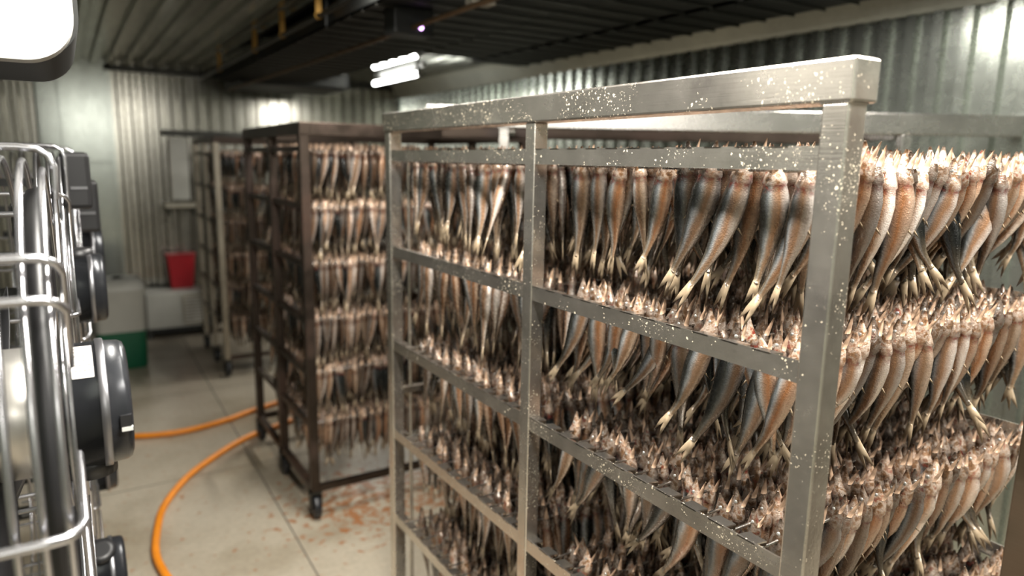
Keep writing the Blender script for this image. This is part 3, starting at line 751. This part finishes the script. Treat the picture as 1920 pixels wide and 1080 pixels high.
ROD_ME = MB().tube([(0, 0, 0), (XB+.012-XA-.012, 0, 0)], .0028, 8).mesh('hanging_rod', M_STEEL2)
TN = ['top', 'second', 'third', 'fourth', 'fifth']
NFISH = 26; SP = (XB - XA - .105)/(NFISH-1)
singles = []; mass = {k: [] for k in range(5)}
for ti, zt in enumerate(TIERS):
    for i, y in enumerate(Y_ROD):
        zr = zt - (.034 if ti == 0 else .021)
        rod = link('hanging_rod', ROD_ME, None, (XA+.012, y+.018, zr), label='thin rod on the %s tier of the stainless rack, %s from its front post' % (TN[ti], ORD[i]), cat='rod', group='rods threaded with fish')
        near_half = i < 10
        for j in range(NFISH):
            x = XA + (.068 if ti == 0 else .084) + j*SP + random.uniform(-.006, .006)
            u = random.random()
            if near_half:
                v = int(min(11, max(0, random.gauss(6.5, 2.4)))); rz = random.gauss(0, .28)
            else:
                v = int(min(11, max(0, random.gauss(3.5, 2.2)))); rz = random.gauss(0, .45)
            if i == 0: rz = random.gauss(-.05, .22)
            if i > 0 and j > 0 and random.random() < .25: rz += PI
            rot = (random.gauss(0, .07) if near_half else random.gauss(-.20, .10), random.gauss(0, .08), rz)
            sc = random.uniform(.88, 1.10)*(1.04 if i < 3 else 1.0)
            loc = (x, y + .018 + random.uniform(-.004, .004), zr + random.uniform(-.010, .009))
            rank = None
            if j == 0: rank = 0 + ti*.1 + i*.01
            elif i == 0 and ti <= 2: rank = 0.5
            elif j == 1 and ti <= 2: rank = 1.0 + ti*.1
            elif i == 1 and ti <= 1: rank = 1.5
            elif j == 2 and ti <= 1: rank = 2.0
            elif i == 2 and ti == 0: rank = 2.5
            if rank is not None: singles.append((rank, ti, i, j, v, loc, rot, sc))
            else: mass[ti].append((v, loc, rot, sc))
singles.sort(key=lambda s: s[0])
for s in singles[300:]: mass[s[1]].append(s[4:])
for (rank, ti, i, j, v, loc, rot, sc) in singles[:300]:
    if j == 0: lab = 'outermost fish on the %s rod from the front post, %s tier, stainless rack' % (ORD[i], TN[ti])
    elif i == 0: lab = 'pale fish on the front rod of the %s tier, %s from the thick spattered post' % (TN[ti], ORD[j])
    else: lab = '%s fish in from the aisle, %s rod from the front post, %s tier, stainless rack' % (ORD[j], ORD[i], TN[ti])
    place_fish(v, loc, rot, sc, lab, 'fish on the %s tier of the stainless rack' % TN[ti])
for ti in range(5):
    merged_fish('fish_rows', mass[ti], 'packed rows of fish deep inside the %s tier of the stainless rack' % TN[ti])

# fish of the farther racks
def far_rows(xa, xb, ys_full, ys_edge, zts, step, edge_n, mtx=None, skip=0.0):
    out = []
    for zt in zts:
        for y in ys_full + ys_edge:
            n = int((xb-xa)/step)
            for j in range(n):
                if y in ys_edge and j >= edge_n: break
                if random.random() < skip: continue
                out.append((int(min(11, max(0, random.gauss(2.5, 1.6)))), (xa + j*step + random.uniform(-.008, .008), y + random.uniform(-.005, .005), zt - .02 + random.uniform(-.006, .006)),
                            (random.gauss(0, .05), random.gauss(0, .05), random.gauss(0, .5) + (PI if random.random() < .25 else 0)), random.uniform(.84, 1.08)))
    return out
ys = [3.105 + k*.06 for k in range(15)]
it = far_rows(BX0+.075, BX1-.05, ys[:7], ys[7:], T2, .027, 9, skip=.04)
merged_fish('fish_rows', it, 'packed rows of browned fish hanging in the dark brown rack')
rod2 = MB().tube([(0, 0, 0), (BX1-BX0-.03, 0, 0)], .0035, 6).mesh('hanging_rod', M_STEEL2)
for q, z in enumerate(T2):
    for k, y in enumerate(ys):
        link('hanging_rod', rod2, None, (BX0+.015, y, z-.021), label='thin rod in the brown rack, %s from its front end, %s tier' % (ORD[k], ORD[q]), cat='rod', group='rods threaded with fish')
ys3 = [5.56 + k*.075 for k in range(11)]
it = far_rows(CX0+.10, CX1-.08, ys3[:4], ys3[4:], [z-.02 for z in T2], .032, 6, skip=.1)
merged_fish('fish_rows', it, 'dark rows of fish in the far rack with crusted posts')
rod3 = MB()
for q, z in enumerate(T2):
    for k, y in enumerate(ys3): rod3.tube([(CX0+.015, y, z-.041), (CX1-.015, y, z-.041)], .0035, 6)
rod3.build('rods', M_BROWN, None, label='thin dark rods lying across the far rack with crusted posts', cat='rods', kind='stuff')
# rack 4 rows (mostly hidden)
Mr = Matrix.Rotation(ang, 4, 'Z'); it = []
for zt in TIERS:
    for jy in range(2):
        for jx in range(32):
            p = Mr @ Vector((.36 + jx*.045, .12 + jy*.2, 0)); it.append((jx % 12, (R4X+p.x, R4Y+p.y, zt-.02), (0, 0, ang + random.gauss(0, .3)), random.uniform(.8, 1)))
merged_fish('fish_rows', it, 'fish rows in the turned rack beside the right wall')
rod4 = MB()
for q, zt in enumerate(TIERS):
    for jy in range(2): rod4.tube([(.33, .12 + jy*.2, zt-.02), (LR-.06, .12 + jy*.2, zt-.02)], .0035, 6)
o = rod4.build('rods', M_STEEL2, None, (R4X, R4Y, 0), label='thin rods lying across the turned rack beside the right wall', cat='rods', kind='stuff'); o.rotation_euler = (0, 0, ang)

# ------------------------------------------------------------------ wire-guarded fans
def make_fan():
    f = empty('wire_fan', (0, 0, 0))       # origin at the hub axis, rim plane; axis along X
    Rr = .335
    for k, (x, r) in enumerate(((-.024, .340), (-.046, .352), (-.070, .355), (-.16, .358), (-.24, .358))):
        MB().ring((x, 0, 0), r, .0042, 'x', 72, 8).build('guard_ring', M_CHROME, f)
    for k, r in enumerate((.31, .26, .21, .17)):
        MB().ring((-.012 - .0015*k, 0, 0), r, .0016, 'x', 64, 6).build('face_ring', M_CHROME, f)
    for k in range(6):
        MB().ring((-.020 - .006*k, 0, 0), .150 - .009*k, .0022, 'x', 56, 6).build('dish_ring', M_CHROME, f)
    for a, rr in ((-4, .0060), (35, .0055), (43, .0055), (90, .0050), (135, .005), (180, .005), (225, .005), (270, .005), (315, .005)):
        ca, sa = math.cos(math.radians(a)), math.sin(math.radians(a))
        P = lambda x, r: (x, -r*ca, r*sa)
        pts = [P(-.27, .370), P(-.05, .370), P(-.028, .368), P(-.016, .359), P(-.010, .343), P(-.012, .17 if abs(a-90) > 1 else .30)]
        MB().tube(pts, rr, 8).build('rib_wire', M_CHROME, f)
    MB().lathe((0, 0, 0), [(-.050, .300), (-.045, .312), (-.030, .318), (-.026, .308), (-.034, .298), (-.050, .292)], 'x', 56, cap=False).build('ring_duct', M_BLACKP, f)
    hb = MB().lathe((0, 0, 0), [(-.115, .06), (-.113, .085), (-.105, .092), (-.062, .092), (-.055, .088), (-.054, .06)], 'x', 40).build('hub', M_MOTORCAP_L, f)
    for k in range(5):
        a = 2*PI*k/5 + .4; vs = []; n = 8
        for i in range(n+1):
            r = .085 + i/n*.19; tw = .9 - .5*i/n; w = .045 + .035*i/n
            for sgn in (-1, 1):
                x = -.11 + sgn*w*math.sin(tw)*.5; aa = a + sgn*w*math.cos(tw)/r*.6
                vs.append((x, r*math.cos(aa), r*math.sin(aa)))
        fs = [(2*i, 2*i+1, 2*i+3, 2*i+2) for i in range(n)]
        b = MB(); b.smooth = True; b.add(vs, fs); o = b.build('blade', M_BLACKP, f)
        so = o.modifiers.new('solid', 'SOLIDIFY'); so.thickness = .002
    mt = MB().lathe((0, 0, 0), [(-.045, .060), (-.030, .080), (-.022, .088), (-.018, .0905), (.018, .0915), (.0185, .0935), (.029, .0935), (.0295, .091), (.048, .0895), (.054, .086), (.057, .078), (.057, .02)], 'x', 56).build('motor', M_MOTOR, f)
    MB().lathe((0, 0, 0), [(.0182, .0938), (.0200, .0948), (.0275, .0948), (.0290, .0938)], 'x', 56, cap=False).build('clamp_band', M_MOTORCAP, mt)
    # label wrapped on the top near side of the motor
    lab = MB(); rows = []
    for i in range(9):
        a = math.radians(100 + i*5.0)
        for x in (-.012, .014): rows.append((x, .0921*math.cos(a), .0921*math.sin(a)))
    lab.add(rows, [(2*i, 2*i+1, 2*i+3, 2*i+2) for i in range(8)]); lab.build('rating_label', M_PAPER, mt)
    ink = MB()
    for r_ in range(6):
        for c_ in range(4):
            if (r_*3+c_) % 5 == 4: continue
            a0 = math.radians(104+r_*5.6); a1 = a0 + math.radians(2.0); x = -.009 + c_*.0055
            ink.add([(x, .0925*math.cos(a0), .0925*math.sin(a0)), (x+.0038, .0925*math.cos(a0), .0925*math.sin(a0)), (x+.0038, .0925*math.cos(a1), .0925*math.sin(a1)), (x, .0925*math.cos(a1), .0925*math.sin(a1))], [(0, 1, 2, 3)])
    ink.build('label_print', M_INK, mt)
    a = math.radians(188)
    MB().box(.040, .054, -.0925, -.086, -.012, .004).build('cable_port', M_BLACKP, mt)
    MB().box(.041, .055, -.0935, -.087, -.019, -.0135).build('clip', M_WHITE, mt)
    MB().lathe((0, 0, 0), [(-.012, .02), (-.012, .035), (.02, .035), (.02, .02)], 'z', 20).build('drain_boss', M_BLACKP, mt, loc=(.0, .0, -.094))
    MB().box(-.300, -.11, -.012, .012, -.012, .012).build('mount_arm', M_DARK, f)
    return f
M_MOTORCAP_L = simple('bright_hub_metal', (0.66, 0.64, 0.60), .32, .85, .1, 15)
fan = make_fan(); index_kids(fan)
FANG = 'wire-guarded fans along the left side'
stands = []
spots = [((-.002, 1.165, 1.288), 'big wire-guarded fan closest to the camera, black motor with a white label'),
         ((.012, 2.15, 1.30), 'second wire-guarded fan of the upper left row, behind the labelled motor'),
         ((.04, 2.95, 1.30), 'third wire-guarded fan of the upper left row'),
         ((.0, 2.05, .53), 'low wire-guarded fan, second along the floor row on the left'),
         ((.055, 3.75, 1.30), 'farthest wire-guarded fan of the upper left row'),
         ((-.02, 1.22, .51), 'lowest wire-guarded fan under the labelled motor'),
         ((.02, 2.90, .50), 'low wire-guarded fan near the orange hose')]
for i, (loc, lab) in enumerate(spots):
    o = fan if i == 0 else copy_tree(fan)
    o.location = loc; tag(o, lab, 'fan', FANG)
    if i: o.rotation_euler = (random.choice([PI, 2.6, 3.6]), 0, 0)
for (x, y, z, w, h, lab) in ((.010, 2.32, 1.50, .05, .155, 'black box above the second wire fan'), (.028, 2.75, 1.395, .06, .17, 'black box beside the third wire fan, lower and farther')):
    cb = empty('motor_box', (x, y, z), 0, lab, 'box', 'black boxes on the fan poles')
    MB().box(-.022, w, -.05, .05, 0, h).build('housing', M_BLACKP, cb, bevel=.012)
    MB().box(-.0, w*.8, -.054, -.05, h*.35, h*.40).build('trim_strip', M_MOTORCAP, cb)
    MB().box(-.34-x, -.022, -.01, .01, h*.4, h*.4+.02).build('arm', M_DARK, cb)
# each fan is bolted to a dark pole
for i, (y, z1, lab) in enumerate(((1.165, 2.44, 'dark square pole carrying the wire-guarded fans nearest the camera'), (2.08, 2.44, 'dark square pole carrying the second pair of fans'),
                                  (2.90, 2.44, 'dark square pole carrying the third pair of fans'), (3.75, 2.44, 'dark square pole carrying the farthest fan'))):
    t = empty('fan_pole', (-.33, y, 0), 0, lab, 'pole', 'poles of the fans')
    MB().box(-.025, .025, -.025, .025, .008, z1).build('pole', M_DARK, t, bevel=.003)
    MB().box(-.07, .07, -.07, .07, 0, .008).build('base_plate', M_DARK2, t)
